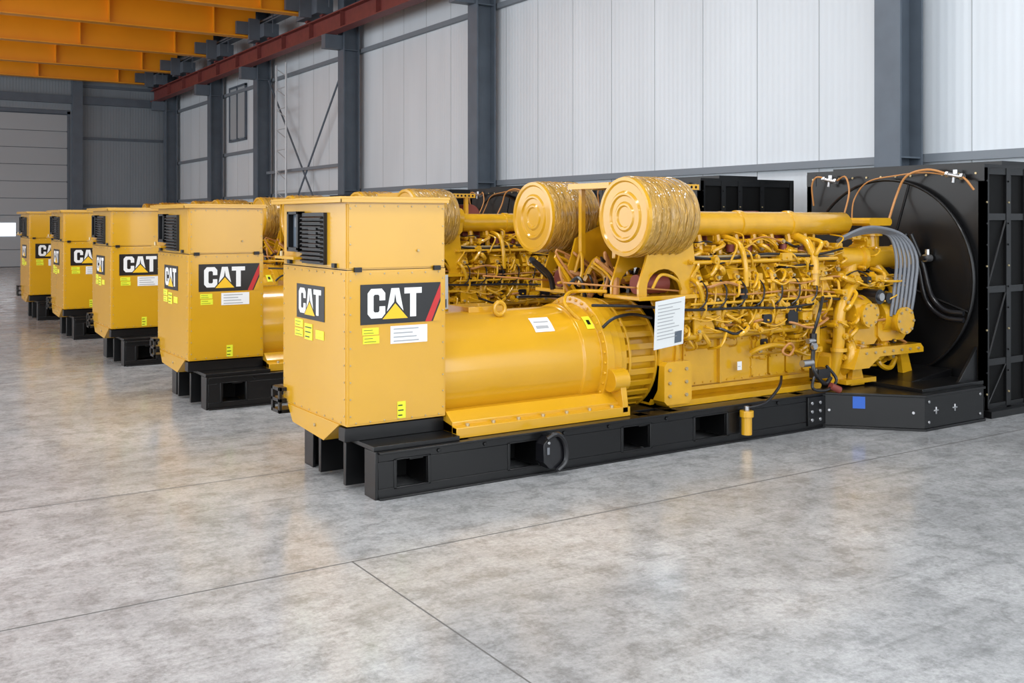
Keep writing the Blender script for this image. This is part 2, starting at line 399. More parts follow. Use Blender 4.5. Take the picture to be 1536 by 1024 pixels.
# ---- alternator
A = MB()
A.lathe((3.36, 6.42, 0.69), (1,0,0), [(0,0.398),(1.18,0.398),(1.19,0.416),(1.34,0.416),(1.35,0.47),(1.42,0.47),(1.43,0.455),(1.50,0.455),(1.51,0.44),(1.56,0.44)], 'yellow', 72)
for i in range(36):
    t = 2*math.pi*i/36
    A.bolt((4.71, 6.42+0.446*math.cos(t), 0.69+0.446*math.sin(t)), (-1,0,0), 0.012, 0.016, 'yellow_eng')
for sg in (-1, 1):
    yc = 6.42
    def Q(y, z): return (0, yc+sg*(y), z)
    A.prism([Q(0.30,0.46),Q(0.41,0.46),Q(0.50,0.40),Q(0.50,0.33),Q(0.30,0.33)], (3.37,0,0), (1.46,0,0), 'yellow')
    A.prism([Q(0.36,0.40),Q(0.555,0.37),Q(0.555,0.33),Q(0.36,0.33)], (3.37,0,0), (1.48,0,0), 'yellow')
    A.prism([Q(0.50,0.37),Q(0.56,0.37),Q(0.56,0.302),Q(0.50,0.302)], (3.37,0,0), (1.48,0,0), 'yellow')
    for i in range(7):
        A.bolt((3.47+i*0.205, yc+sg*0.53, 0.368), (0,0,1), 0.014, 0.022, 'bolt')
    A.prism([Q(0.38,0.33),Q(0.56,0.33),Q(0.56,0.40),Q(0.53,0.56),Q(0.47,0.64),Q(0.38,0.66)], (4.78,0,0), (0.05,0,0), 'yellow')
    A.cyl((4.72, yc+sg*0.47, 0.56), (4.86, yc+sg*0.47, 0.56), 0.085, 'yellow', seg=24)
for x in (3.95,):
    for yy in (6.25,):
        A.tube([(x+0.045*math.cos(t), yy-0.0, 1.11+0.045*math.sin(t)) for t in [i*math.pi/5 for i in range(10)]], 0.016, 'yellow', closed=True)
A.tube([(4.6,6.15,1.0),(4.5,6.2,1.12),(4.6,6.3,1.19),(4.75,6.35,1.20),(4.9,6.2,1.2)], 0.014, 'yellow_eng')
A.tube([(4.7,6.0,0.95),(4.78,5.96,1.02),(4.95,5.95,1.04),(5.15,5.97,1.0)], 0.012, 'rubber')
A.box(3.75, 4.05, 6.35, 6.65, 1.06, 1.12, 'yellow')
A.cyl((4.92,6.42,0.69),(5.22,6.42,0.69),0.385,'yellow_eng',seg=40)
for i in range(28):
    t = 2*math.pi*i/28
    A.obox((5.07, 6.42+0.425*math.cos(t), 0.69+0.425*math.sin(t)), (0.30, 0.018, 0.045), Matrix.Rotation(t,3,'X'), 'yellow')
for x in (4.94, 5.20):
    A.lathe((x,6.42,0.69),(1,0,0),[(0,0.40),(0,0.445),(0.02,0.445),(0.02,0.40)],'yellow',48)
done(A, 'alternator', 0.0025)

# ---- engine
E = MB(); ce = 6.50
Ym = 'yellow_eng'
blk = [(0.40,0.33),(0.46,0.42),(0.47,0.80),(0.40,0.88),(0.34,1.16),(0.28,1.30),(0.20,1.36),(0.12,1.30)]
poly = [(0, ce-a, b) for a,b in blk] + [(0, ce+a, b) for a,b in reversed(blk)]
E.prism(poly, (5.40,0,0), (1.68,0,0), Ym)
hp = [(0.42,0.33),(0.50,0.45),(0.53,0.75),(0.50,1.0),(0.40,1.18),(0.18,1.25)]
poly = [(0, ce-a, b) for a,b in hp] + [(0, ce+a, b) for a,b in reversed(hp)]
E.prism(poly, (5.22,0,0), (0.20,0,0), Ym)
poly = [(0, ce+(p[1]-ce)*1.04, 0.75+(p[2]-0.75)*1.04) for p in poly]
E.prism(poly, (5.22,0,0), (0.03,0,0), Ym); E.prism(poly, (5.385,0,0), (0.03,0,0), Ym)

def clutter(mb, y, sg, n, x0, x1, z0, z1, a0, a1):
    for k in range(n):
        x = random.uniform(x0,x1); z = random.uniform(z0,z1); a = random.uniform(a0,a1); q = random.random()
        if q < 0.35:
            r = random.uniform(0.012,0.032); mb.cyl((x,y(a-0.14),z),(x,y(a),z),r,Ym,seg=10); mb.bolt((x,y(a),z),(0,sg,0),r*0.7,0.016,random.choice([Ym,Ym,'bolt']))
        elif q < 0.52:
            l = random.uniform(0.04,0.12); mb.rbox(x,x+l,min(y(a-0.12),y(a)),max(y(a-0.12),y(a)),z,z+random.uniform(0.03,0.07),random.choice([Ym]*6+['rubber']),0.01)
            mb.bolt((x+l/2,y(a),z+0.02),(0,sg,0),0.009,0.012,Ym)
        elif q < 0.8:
            r = random.choice([0.007,0.009,0.012,0.018,0.024]); dz = random.uniform(-0.2,0.2); dx = random.uniform(-0.14,0.14)
            mb.tube([(x,y(a-0.15),z),(x,y(a-0.01),z),(x+dx*0.2,y(a+0.02),z+dz*0.25),(x+dx,y(a+0.02),z+dz*0.8),(x+dx,y(a-0.12),z+dz)],r,Ym,seg=7,sub=4)
            mb.bolt((x,y(a-0.03),z),(0,sg,0),r*1.7,0.016,Ym)
        else:
            l = random.uniform(0.15,0.5); w = random.uniform(-0.05,0.05)
            mb.tube([(x,y(a-0.1),z),(x+0.02,y(a),z),(x+l*0.5,y(a+0.02),z+w),(x+l,y(a),z-w*0.3),(min(x+l+0.02,x1+0.1),y(a-0.1),z)],random.choice([0.006,0.008,0.011]),random.choice([Ym,Ym,'copper','rubber','rubber']),seg=6,sub=4)

for sg in (-1, 1):
    y = lambda a, sg=sg: ce + sg*a
    def bx(x0,x1,a0,a1,z0,z1,m,r=0.015):
        E.rbox(x0,x1,min(y(a0),y(a1)),max(y(a0),y(a1)),z0,z1,m,r)
    n = 8; p = 0.208; xb = 5.42
    bx(5.30,7.05,0.40,0.56,0.30,0.345,Ym)
    bx(5.22,5.50,0.44,0.60,0.33,0.66,Ym,0.03)
    for zz in (0.40,0.5,0.6):
        for xx in (5.27,5.44): E.bolt((xx,y(0.60),zz),(0,sg,0),0.014,0.015,'bolt')
    bx(5.43,7.05,0.46,0.50,0.40,0.43,Ym); bx(5.43,7.05,0.45,0.515,0.80,0.84,Ym)
    bx(5.52,6.28,0.46,0.485,0.44,0.79,Ym,0.02)
    for i in range(9): E.bolt((5.55+i*0.088,y(0.485),0.775),(0,sg,0),0.007,0.01,Ym); E.bolt((5.55+i*0.088,y(0.485),0.455),(0,sg,0),0.007,0.01,Ym)
    for i in range(5): E.bolt((5.54,y(0.485),0.46+i*0.075),(0,sg,0),0.007,0.01,Ym); E.bolt((6.26,y(0.485),0.46+i*0.075),(0,sg,0),0.007,0.01,Ym)
    bx(5.88,5.90,0.48,0.52,0.44,0.79,Ym,0.005)
    for i in range(n):
        x = xb + i*p
        if i >= 4:
            bx(x+0.012,x+p-0.012,0.455,0.495,0.45,0.625,Ym,0.02)
            bx(x+0.015,x+p-0.015,0.46,0.505,0.645,0.79,Ym,0.03)
            bx(x+0.04,x+p-0.04,0.50,0.52,0.67,0.765,Ym,0.03)
            for dx in (0.025,p/2,p-0.025):
                for dz in (0.465,0.61): E.bolt((x+dx,y(0.495),dz),(0,sg,0),0.007,0.010,Ym)
            for k in range(4): E.bolt((x+(0.03 if k%2 else p-0.03),y(0.505),0.665+0.1*(k//2)),(0,sg,0),0.008,0.012,Ym)
        E.cyl((x+p/2,y(0.30),0.86),(x+p/2,y(0.50),1.14),0.078,Ym,seg=20)
        R = Matrix.Rotation(-sg*math.radians(-28), 3, 'X')
        E.obox((x+p/2,y(0.535),1.15),(p-0.065,0.21,0.10),R,Ym)
        E.obox((x+p/2,y(0.575),1.205),(p-0.035,0.21,0.025),R,Ym)
        E.obox((x+p/2,y(0.52),1.29),(p-0.075,0.19,0.12),R,Ym)
        E.obox((x+p/2,y(0.50),1.365),(p-0.05,0.20,0.02),R,Ym)
        E.obox((x+p/2,y(0.49),1.39),(p-0.09,0.12,0.04),R,Ym)
        for dx in (0.035,p-0.035):
            E.bolt((x+dx,y(0.575),1.37),(0,0.3*sg,1),0.010,0.03,Ym); E.bolt((x+dx,y(0.655),1.18),(0,sg,0.4),0.009,0.02,Ym)
        E.cyl((x+p/2,y(0.58),1.28),(x+p/2,y(0.65),1.30),0.028,Ym); E.bolt((x+p/2,y(0.65),1.30),(0,sg,0),0.014,0.02,'bolt')
        E.cyl((x+0.04,y(0.36),0.93),(x+0.04,y(0.62),1.02),0.024,Ym); E.cyl((x+0.13,y(0.36),0.90),(x+0.13,y(0.57),0.93),0.032,Ym)
        E.tube([(x+0.04,y(0.60),1.02),(x+0.05,y(0.66),1.08),(x+0.07,y(0.66),1.2),(x+0.09,y(0.62),1.27)],0.008,Ym)
        E.tube([(x+0.13,y(0.57),0.93),(x+0.15,y(0.64),0.98),(x+0.16,y(0.67),1.08),(x+0.14,y(0.62),1.16)],0.014,Ym)
        E.tube([(x+0.10,y(0.48),0.84),(x+0.11,y(0.58),0.88),(x+0.17,y(0.62),0.96),(x+0.19,y(0.6),1.05)],0.007,'copper' if i%3==1 else Ym)
        E.tube([(x+p*0.5,y(0.42),1.38),(x+p*0.5,y(0.45),1.48),(x+p*0.5,y(0.42),1.64)],0.028,Ym)
        E.cyl((x+p*0.5,y(0.445),1.44),(x+p*0.5,y(0.445),1.46),0.046,Ym)
        E.cyl((x+p*0.5,y(0.44),1.56),(x+p*0.5,y(0.44),1.585),0.042,Ym)
        E.tube([(x+p*0.5,y(0.34),1.38),(x+p*0.5,y(0.29),1.50),(x+p*0.5,y(0.20),1.56)],0.042,Ym)
        E.cyl((x+p*0.25,y(0.27),1.58),(x+p*0.25+0.10,y(0.27),1.58),0.088,'maroon')
        E.cyl((x+0.02,y(0.45),1.49),(x+0.02,y(0.45),1.55),0.034,'maroon')
    bx(5.84,5.87,0.34,0.62,0.86,1.14,Ym,0.01); bx(6.66,6.69,0.34,0.62,0.86,1.14,Ym,0.01)
    E.tube([(6.83,y(0.42),1.62),(6.84,y(0.58),1.56),(6.84,y(0.66),1.40),(6.83,y(0.67),1.2)],0.038,Ym,seg=12)
    E.cyl((6.835,y(0.665),1.30),(6.835,y(0.665),1.33),0.055,Ym)
    E.tube([(6.0,y(0.42),1.62),(6.01,y(0.60),1.56),(6.01,y(0.67),1.40),(6.02,y(0.67),1.22)],0.024,Ym,seg=12)
    E.prism([(5.50,0,0.86),(5.74,0,0.86),(5.62,0,1.08),(5.50,0,1.10)], (0,y(0.61),0), (0,sg*0.02,0), Ym)
    E.prism([(6.30,0,0.88),(6.52,0,0.88),(6.52,0,0.98),(6.36,0,1.12),(6.30,0,1.12)], (0,y(0.61),0), (0,sg*0.02,0), Ym)
    E.cyl((6.10,y(0.60),0.96),(6.32,y(0.60),0.96),0.062,Ym,seg=20); E.cyl((6.08,y(0.60),0.96),(6.10,y(0.60),0.96),0.078,Ym,seg=20); E.cyl((6.32,y(0.60),0.96),(6.34,y(0.60),0.96),0.078,Ym,seg=20)
    E.cyl((5.78,y(0.60),0.92),(5.78,y(0.60),1.10),0.05,Ym,seg=18); E.cyl((5.78,y(0.60),1.10),(5.78,y(0.60),1.13),0.03,'bolt',seg=12)
    E.cyl((6.90,y(0.60),0.70),(6.90,y(0.60),1.02),0.055,Ym,seg=20); E.cyl((6.90,y(0.60),1.02),(6.90,y(0.60),1.05),0.07,Ym,seg=20)
    bx(6.52,6.64,0.5,0.66,0.88,1.0,'rubber',0.02); bx(5.95,6.03,0.6,0.68,1.12,1.2,'rubber',0.01)
    E.cyl((5.40,y(0.20),1.56),(7.15,y(0.20),1.56),0.062,Ym)
    E.cyl((5.45,y(0.58),0.845),(6.75,y(0.58),0.845),0.034,Ym)
    for x in (5.55,5.95,6.35,6.7): E.cyl((x,y(0.58),0.845),(x+0.03,y(0.58),0.845),0.052,Ym); bx(x,x+0.03,0.45,0.58,0.82,0.87,Ym)
    E.tube([(6.2,y(0.55),0.66),(6.24,y(0.60),0.70),(6.4,y(0.61),0.72),(6.55,y(0.60),0.70),(6.65,y(0.56),0.68)],0.022,Ym,seg=10)
    E.cyl((5.42,y(0.64),1.42),(7.15,y(0.64),1.42),0.016,Ym); E.cyl((5.42,y(0.60),1.46),(7.15,y(0.60),1.46),0.012,'bolt')
    E.cyl((5.3,y(0.62),0.99),(7.1,y(0.63),0.985),0.014,Ym)
    E.cyl((5.42,y(0.67),1.10),(7.1,y(0.67),1.10),0.011,Ym)
    E.tube([(4.3,y(0.55),1.30),(5.2,y(0.60),1.22),(5.9,y(0.68),1.16),(6.6,y(0.68),1.17),(7.2,y(0.64),1.12)],0.007,'copper')
    E.tube([(4.6,y(0.5),1.12),(5.0,y(0.60),1.10),(5.4,y(0.66),1.06),(6.0,y(0.68),1.05),(6.5,y(0.68),1.03),(7.0,y(0.66),1.06)],0.011,'rubber')
    E.tube([(5.4,y(0.6),1.47),(5.8,y(0.64),1.44),(6.3,y(0.63),1.475),(6.8,y(0.64),1.45),(7.3,y(0.58),1.50)],0.010,'rubber')
    for k in range(7):
        x0 = 5.5+k*0.21; E.tube([(x0,y(0.66),1.05),(x0+0.05,y(0.70),1.11),(x0+0.07,y(0.69),1.22),(x0+0.04,y(0.62),1.30)],0.007,'rubber',seg=6)
    E.lathe((5.62,y(0.40),1.72),(1,0,0),[(0,0.085),(0.01,0.10),(0.55,0.10),(0.555,0.112),(0.60,0.112),(0.605,0.10),(1.15,0.10),(1.155,0.112),(1.20,0.112),(1.205,0.10),(1.90,0.10),(1.94,0.075)],Ym,28)
    E.tube([(5.70,y(0.40),1.72),(5.50,y(0.41),1.74),(5.36,y(0.45),1.77)],0.10,Ym,seg=20)
    for x in (5.9,6.5,7.1):
        E.box(x,x+0.03,min(y(0.30),y(0.42)),max(y(0.30),y(0.42)),1.45,1.70,Ym)
    clutter(E,y,sg,170,5.42,6.95,0.86,1.14,0.50,0.69)
    clutter(E,y,sg,50,5.42,6.95,1.22,1.46,0.60,0.69)
    clutter(E,y,sg,24,6.3,6.95,0.60,0.84,0.52,0.60)
    clutter(E,y,sg,70,5.5,7.0,1.44,1.58,0.38,0.56)
    arc = [(5.18+0.17*math.cos(t), 0, 1.23+0.15*math.sin(t)) for t in [math.pi*k/10 for k in range(11)]]
    outer = [(5.52,0,1.17),(5.52,0,1.26),(5.47,0,1.62),(5.40,0,1.74),(5.05,0,1.60),(5.0,0,1.44),(4.93,0,1.26),(4.93,0,1.17)]
    pl = outer + [(5.01,0,1.17)] + list(reversed(arc)) + [(5.35,0,1.17)]
    for aa in (0.62, 0.30):
        E.prism(pl, (0,y(aa),0), (0,sg*0.02,0), Ym)
    bx(4.90,5.56,0.26,0.68,1.15,1.18,Ym,0.005)
    E.cyl((5.02,y(0.50),1.26),(5.30,y(0.50),1.26),0.075,'maroon')
    E.tube([(5.05,y(0.66),1.24),(5.1,y(0.7),1.34),(5.25,y(0.7),1.3),(5.35,y(0.64),1.22)],0.012,Ym)
    bx(5.36,5.50,0.30,0.66,1.60,1.78,Ym,0.03)
E.rbox(5.5,7.1,6.33,6.67,1.32,1.50,Ym,0.03)
E.cyl((5.35,6.5,1.62),(5.75,6.5,1.62),0.17,Ym,seg=28); E.cyl((5.9,6.36,1.80),(5.9,6.64,1.80),0.13,'maroon',seg=24); E.cyl((6.7,6.36,1.72),(6.7,6.64,1.72),0.11,'maroon',seg=24)
E.cyl((6.1,6.5,1.66),(7.0,6.5,1.66),0.12,'maroon',seg=24)
E.box(4.95,5.9,6.24,6.78,2.00,2.045,Ym)
for i in range(19):
    E.cyl((5.0+i*0.048,6.238,2.022),(5.0+i*0.048,6.24,2.022),0.012,'dark',seg=8)
    for j in range(6): E.cyl((5.0+i*0.048,6.3+j*0.085,2.045),(5.0+i*0.048,6.3+j*0.085,2.047),0.014,'bolt',seg=8)
for x in (5.05,5.8):
    for yy in (6.28,6.72): E.box(x-0.02,x+0.02,yy-0.02,yy+0.02,1.45,2.0,Ym)
for k in range(40):
    x = random.uniform(4.85,5.45); yy = random.uniform(6.1,6.95); z = random.uniform(1.12,1.22)
    E.tube([(x,yy,z),(x+random.uniform(-.1,.1),yy+0.03,z+0.12),(x+random.uniform(-.2,.2),yy+0.1,z+random.uniform(.1,.3)),(x+random.uniform(-.1,.3),yy+0.14,z+0.1)],random.choice([0.01,0.015,0.025]),random.choice([Ym,Ym,'rubber','copper']),seg=6,sub=4)
done(E, 'engine_block')

# ---- front gear end
F = MB()
fp = [(0.44,0.36),(0.52,0.6),(0.56,0.95),(0.48,1.25),(0.25,1.42)]
poly = [(0, ce-a, b) for a,b in fp] + [(0, ce+a, b) for a,b in reversed(fp)]
F.prism(poly, (7.06,0,0), (0.20,0,0), Ym)
poly = [(0, ce+(q[1]-ce)*0.9, 0.85+(q[2]-0.85)*0.9) for q in poly]
F.prism(poly, (7.26,0,0), (0.26,0,0), Ym)
poly = [(0, ce+(q[1]-ce)*0.8, 0.85+(q[2]-0.85)*0.8) for q in poly]
F.prism(poly, (7.5,0,0), (0.2,0,0), Ym)
F.cyl((7.70,ce,0.85),(7.80,ce,0.85),0.22,'rubber',seg=32); F.cyl((7.80,ce,0.85),(7.85,ce,0.85),0.10,Ym,seg=24)
F.cyl((7.48,6.31,1.2),(8.38,6.31,1.2),0.055,'black',seg=20)
for sg in (-1,1):
    y = lambda a, sg=sg: ce+sg*a
    F.cyl((7.26,y(0.60),0.93),(7.50,y(0.60),0.93),0.165,Ym,seg=28); F.cyl((7.50,y(0.60),0.93),(7.56,y(0.60),0.93),0.11,Ym,seg=24)
    F.cyl((7.56,y(0.60),0.93),(7.60,y(0.60),0.93),0.135,Ym,seg=24)
    F.cyl((7.38,y(0.60),0.93),(7.38,y(0.79),0.93),0.09,Ym,seg=24); F.cyl((7.38,y(0.79),0.93),(7.38,y(0.81),0.93),0.105,Ym,seg=24)
    for k in range(8):
        t = k*math.pi/4
        F.bolt((7.26,y(0.60)+0.145*math.cos(t),0.93+0.145*math.sin(t)),(-1,0,0),0.012,0.015,Ym)
        F.bolt((7.38+0.085*math.cos(t),y(0.81),0.93+0.085*math.sin(t)),(0,sg,0),0.010,0.013,'bolt')
    F.cyl((7.66,y(0.60),0.88),(7.98,y(0.60),0.88),0.16,Ym,seg=28); F.cyl((7.98,y(0.60),0.88),(8.02,y(0.60),0.88),0.18,Ym,seg=28)
    F.rbox(7.60,8.00,min(y(0.35),y(0.72)),max(y(0.35),y(0.72)),0.68,0.90,Ym,0.05)
    F.rbox(7.22,7.62,min(y(0.35),y(0.70)),max(y(0.35),y(0.70)),0.66,0.84,Ym,0.05)
    F.cyl((7.84,y(0.62),0.86),(7.84,y(0.80),0.86),0.10,Ym,seg=24); F.cyl((7.84,y(0.80),0.86),(7.84,y(0.83),0.86),0.12,Ym,seg=24)
    for k in range(8):
        t = k*math.pi/4; F.bolt((7.84+0.1*math.cos(t),y(0.83),0.86+0.1*math.sin(t)),(0,sg,0),0.012,0.015,'bolt')
    F.cyl((7.55,y(0.62),1.08),(7.55,y(0.78),1.08),0.065,'rubber',seg=20); F.cyl((7.55,y(0.78),1.08),(7.55,y(0.80),1.08),0.035,'steel',seg=16)
    F.cyl((7.72,y(0.62),1.06),(7.72,y(0.75),1.06),0.05,'rubber',seg=20)
    F.tube([(7.15,y(0.60),0.42),(7.15,y(0.66),0.70),(7.15,y(0.67),0.95),(7.26,y(0.66),1.12),(7.46,y(0.60),1.22)],0.052,Ym,seg=14)
    for z in (0.62,0.86): F.cyl((7.15,y(0.66),z),(7.15,y(0.66),z+0.03),0.072,Ym)
    F.tube([(7.30,y(0.55),0.78),(7.28,y(0.68),0.66),(7.26,y(0.68),0.52),(7.28,y(0.55),0.40)],0.048,Ym,seg=14)
    F.tube([(7.45,y(0.60),0.70),(7.52,y(0.66),0.58),(7.68,y(0.66),0.55),(7.8,y(0.62),0.70)],0.055,Ym,seg=14)
    F.tube([(7.9,y(0.60),1.0),(7.95,y(0.62),1.12),(7.9,y(0.55),1.25),(7.85,y(0.45),1.38)],0.045,Ym,seg=14)
    F.lathe((7.32,y(0.46),1.41),(1,0,0),[(0,0.08),(0.01,0.10),(0.30,0.10),(0.305,0.128),(0.35,0.128),(0.355,0.10),(0.85,0.10),(0.86,0.115),(0.98,0.115)],Ym,28)
    F.tube([(7.55,y(0.46),1.43),(7.48,y(0.48),1.25),(7.42,y(0.52),1.05)],0.08,Ym,seg=16)
    F.lathe((7.92,y(0.40),1.46),(0,0,1),[(0,0.07),(0.14,0.07),(0.145,0.10),(0.20,0.10),(0.205,0.08),(0.26,0.08)],Ym,24)
    F.rbox(7.74,8.06,min(y(0.28),y(0.52)),max(y(0.28),y(0.52)),1.70,1.77,Ym,0.02)
    F.prism([(7.20,0,0.47),(7.28,0,0.64),(8.12,0,0.64),(8.16,0,0.60),(8.16,0,0.56),(7.55,0,0.56),(7.40,0,0.47)], (0,y(0.54),0),(0,sg*0.24,0),Ym)
    F.prism([(8.04,0,0.36),(8.18,0,0.36),(8.10,0,0.58),(8.00,0,0.58)], (0,y(0.60),0),(0,sg*0.05,0),Ym)
    F.prism([(7.30,0,0.31),(7.48,0,0.31),(7.42,0,0.52),(7.34,0,0.52)], (0,y(0.62),0),(0,sg*0.05,0),Ym)
    F.box(7.2,7.6,min(y(0.42),y(0.70)),max(y(0.42),y(0.70)),0.33,0.37,Ym)
    F.rbox(7.08,7.30,min(y(0.30),y(0.62)),max(y(0.30),y(0.62)),0.34,0.60,Ym,0.03)
    for k in range(7): F.bolt((7.36+k*0.12,y(0.78),0.60),(0,sg,0),0.012,0.014,'bolt')
    F.tube([(7.7,y(0.60),0.55),(7.75,y(0.64),0.45),(7.9,y(0.62),0.42),(8.0,y(0.6),0.5)],0.025,Ym)
    F.rbox(7.28,7.48,min(y(0.45),y(0.62)),max(y(0.45),y(0.62)),1.14,1.30,Ym,0.03)
    clutter(F,y,sg,80,7.05,7.85,0.62,1.32,0.58,0.74)
    clutter(F,y,sg,24,7.15,7.9,0.40,0.60,0.58,0.68)
    clutter(F,y,sg,28,7.15,7.8,1.3,1.6,0.45,0.60)
for k in range(6):
    o = k*0.034
    F.tube([(7.35,6.02-o*0.3,1.56+o*0.2),(7.60,5.94-o*0.4,1.635+o*0.3),(7.84+o*0.5,5.86-o*0.5,1.62),(7.88+o,5.80-o*0.5,1.42),(7.80+o,5.76-o*0.5,1.15),(7.72+o*1.3,5.74-o*0.3,0.90+o*0.3)],0.0155,'hose',seg=8)
F.cyl((6.78,5.80,0.66),(6.78,5.80,0.80),0.03,'rubber'); F.box(6.80,6.95,5.76,5.86,0.42,0.50,'rubber'); F.cyl((6.62,5.78,0.56),(6.74,5.78,0.56),0.03,'steel')
F.cyl((6.70,5.79,0.74),(6.78,5.79,0.74),0.022,'steel'); F.bolt((6.74,5.77,0.70),(0,-1,0),0.03,0.03,'steel')
F.tube([(6.78,5.80,0.80),(6.80,5.76,0.95),(6.9,5.8,1.1)],0.014,'rubber'); F.tube([(6.78,5.80,0.66),(6.74,5.76,0.5),(6.86,5.75,0.38),(6.95,5.76,0.42)],0.018,'rubber')
F.tube([(6.80,5.78,0.5),(6.7,5.74,0.36),(6.85,5.72,0.33),(7.0,5.74,0.4),(6.92,5.78,0.52)],0.013,'rubber')
F.cyl((6.9,5.72,0.36),(6.99,5.70,0.32),0.03,'maroon')
F.tube([(6.42,5.8,0.69),(6.46,5.77,0.74),(6.52,5.78,0.70),(6.48,5.79,0.64),(6.42,5.8,0.66)],0.010,'copper',closed=True)
done(F, 'gear_end_and_pumps')

# ---- air cleaners
K = MB()
for yy in (5.95, 7.17):
    K.lathe((4.86,yy,1.775),(1,0,0),[(0.012,0.001),(0.012,0.075),(0,0.085),(0,0.10),(0.010,0.115),(0.010,0.155),(-0.004,0.165),(-0.004,0.18),(0.010,0.195),(0.010,0.26),(-0.002,0.272),(0.0,0.297),(0.03,0.300)],'yellow',56)
    K.lathe((4.88,yy,1.775),(1,0,0),[(0,0.298),(0.02,0.304),(0.06,0.299),(0.20,0.297),(0.22,0.303),(0.24,0.297),(0.46,0.296),(0.49,0.285)],'wrap',56)
    K.cyl((5.37,yy,1.775),(5.52,yy,1.76),0.12,Ym,seg=24)
    random.seed(3+int(yy))
    # overlapping folds of stretch film around the shell
    for k in range(7):
        xa = 4.90+0.065*k; tl = random.uniform(-0.03,0.03); rr0 = 0.301+random.uniform(0,0.003)
        K.tube([(xa+tl*math.cos(2*math.pi*i/48)+0.006*math.sin(2*math.pi*i*5/48+k), yy+rr0*math.cos(2*math.pi*i/48), 1.775+rr0*math.sin(2*math.pi*i/48)) for i in range(48)], 0.0035, 'wrap', seg=5, closed=True, smooth=False)
    for k in range(26):
        t = math.radians(random.uniform(25,60)); x = random.uniform(4.95,5.25); r = 0.3055
        w = random.uniform(0.006,0.016); dt = random.uniform(0.02,0.05)
        K.poly([(x,yy-r*math.cos(t),1.775+r*math.sin(t)),(x+w,yy-r*math.cos(t),1.775+r*math.sin(t)),(x+w*1.2,yy-r*math.cos(t+dt),1.775+r*math.sin(t+dt)),(x+w*0.3,yy-r*math.cos(t+dt),1.775+r*math.sin(t+dt))],'paper')
done(K, 'air_cleaners')

# ---- radiator
Rr = MB()
rx, ry0, ry1, rz0, rz1 = 8.45, 5.31, 7.31, 0.06, 2.22
cyf, czf, rf = 6.31, 1.20, 0.93
n = 96
inn = []; out = []
for i in range(n):
    t = 2*math.pi*(i+0.5)/n; c, s_ = math.cos(t), math.sin(t)
    inn.append((rx, cyf+rf*c, czf+rf*s_))
    k = min(((ry1-cyf) if c > 0 else (cyf-ry0))/max(abs(c),1e-6), ((rz1-czf) if s_ > 0 else (czf-rz0))/max(abs(s_),1e-6))
    out.append((rx, cyf+k*c, czf+k*s_))
Rr.add(inn+out, [(i,(i+1)%n,(i+1)%n+n,i+n) for i in range(n)], 'black')
for yy,zz in ((ry0,rz0),(ry0,rz1),(ry1,rz0),(ry1,rz1)):
    sy = 1 if yy==ry0 else -1; sz = 1 if zz==rz0 else -1
    Rr.box(min(rx-0.004,rx), rx+0.002, min(yy,yy+sy*0.12), max(yy,yy+sy*0.12), min(zz,zz+sz*0.12), max(zz,zz+sz*0.12), 'black')
Rr.lathe((rx-0.06,cyf,czf),(1,0,0),[(0,rf+0.012),(0,rf),(0.35,rf-0.02),(0.35,rf)],'black',96)
Rr.tube([(rx-0.06,cyf+(rf+0.006)*math.cos(2*math.pi*i/72),czf+(rf+0.006)*math.sin(2*math.pi*i/72)) for i in range(72)],0.014,'black',closed=True,smooth=False)
for k in range(22):
    r = 0.12+k*0.0378
    Rr.tube([(rx-0.05,cyf+r*math.cos(2*math.pi*i/64),czf+r*math.sin(2*math.pi*i/64)) for i in range(64)],0.0034,'wire',seg=4,closed=True,smooth=False)
for i in range(36):
    t = 2*math.pi*i/36; Rr.tube([(rx-0.054,cyf+0.1*math.cos(t),czf+0.1*math.sin(t)),(rx-0.054,cyf+rf*math.cos(t),czf+rf*math.sin(t))],0.0042,'wire',seg=4)
for t in (0.3,0.3+math.pi/2,0.3+math.pi,0.3-math.pi/2):
    Rr.tube([(rx-0.062,cyf+0.1*math.cos(t),czf+0.1*math.sin(t)),(rx-0.062,cyf+rf*math.cos(t),czf+rf*math.sin(t))],0.011,'black',seg=6)
Rr.cyl((rx-0.02,cyf,czf),(rx+0.16,cyf,czf),0.15,'black',seg=28); Rr.cyl((rx-0.07,cyf,czf),(rx-0.02,cyf,czf),0.10,'black',seg=24)
for i in range(8):
    t = 2*math.pi*i/8+0.2; dt = 0.26
    vs = []
    for r, w0, w1 in ((0.14,-0.5,0.5),(0.45,-0.42,0.42),(0.80,-0.34,0.40),(0.88,-0.24,0.34)):
        for w, xx in ((w0,0.02),(0,0.05),(w1,0.12)):
            vs.append((rx+xx, cyf+r*math.cos(t+w*dt*2*0.5/(0.3+r)), czf+r*math.sin(t+w*dt*2*0.5/(0.3+r))))
    fs = []
    for a in range(3):
        for b in range(2): fs.append((a*3+b,a*3+b+1,a*3+b+4,a*3+b+3))
    Rr.add(vs, fs, 'blade')
Rr.box(rx+0.36,rx+0.75,ry0+0.08,ry1-0.08,0.25,2.12,'dark')
Rr.box(rx,rx+0.05,ry0,ry0+0.02,rz0,rz1,'black')
xr2 = 10.05
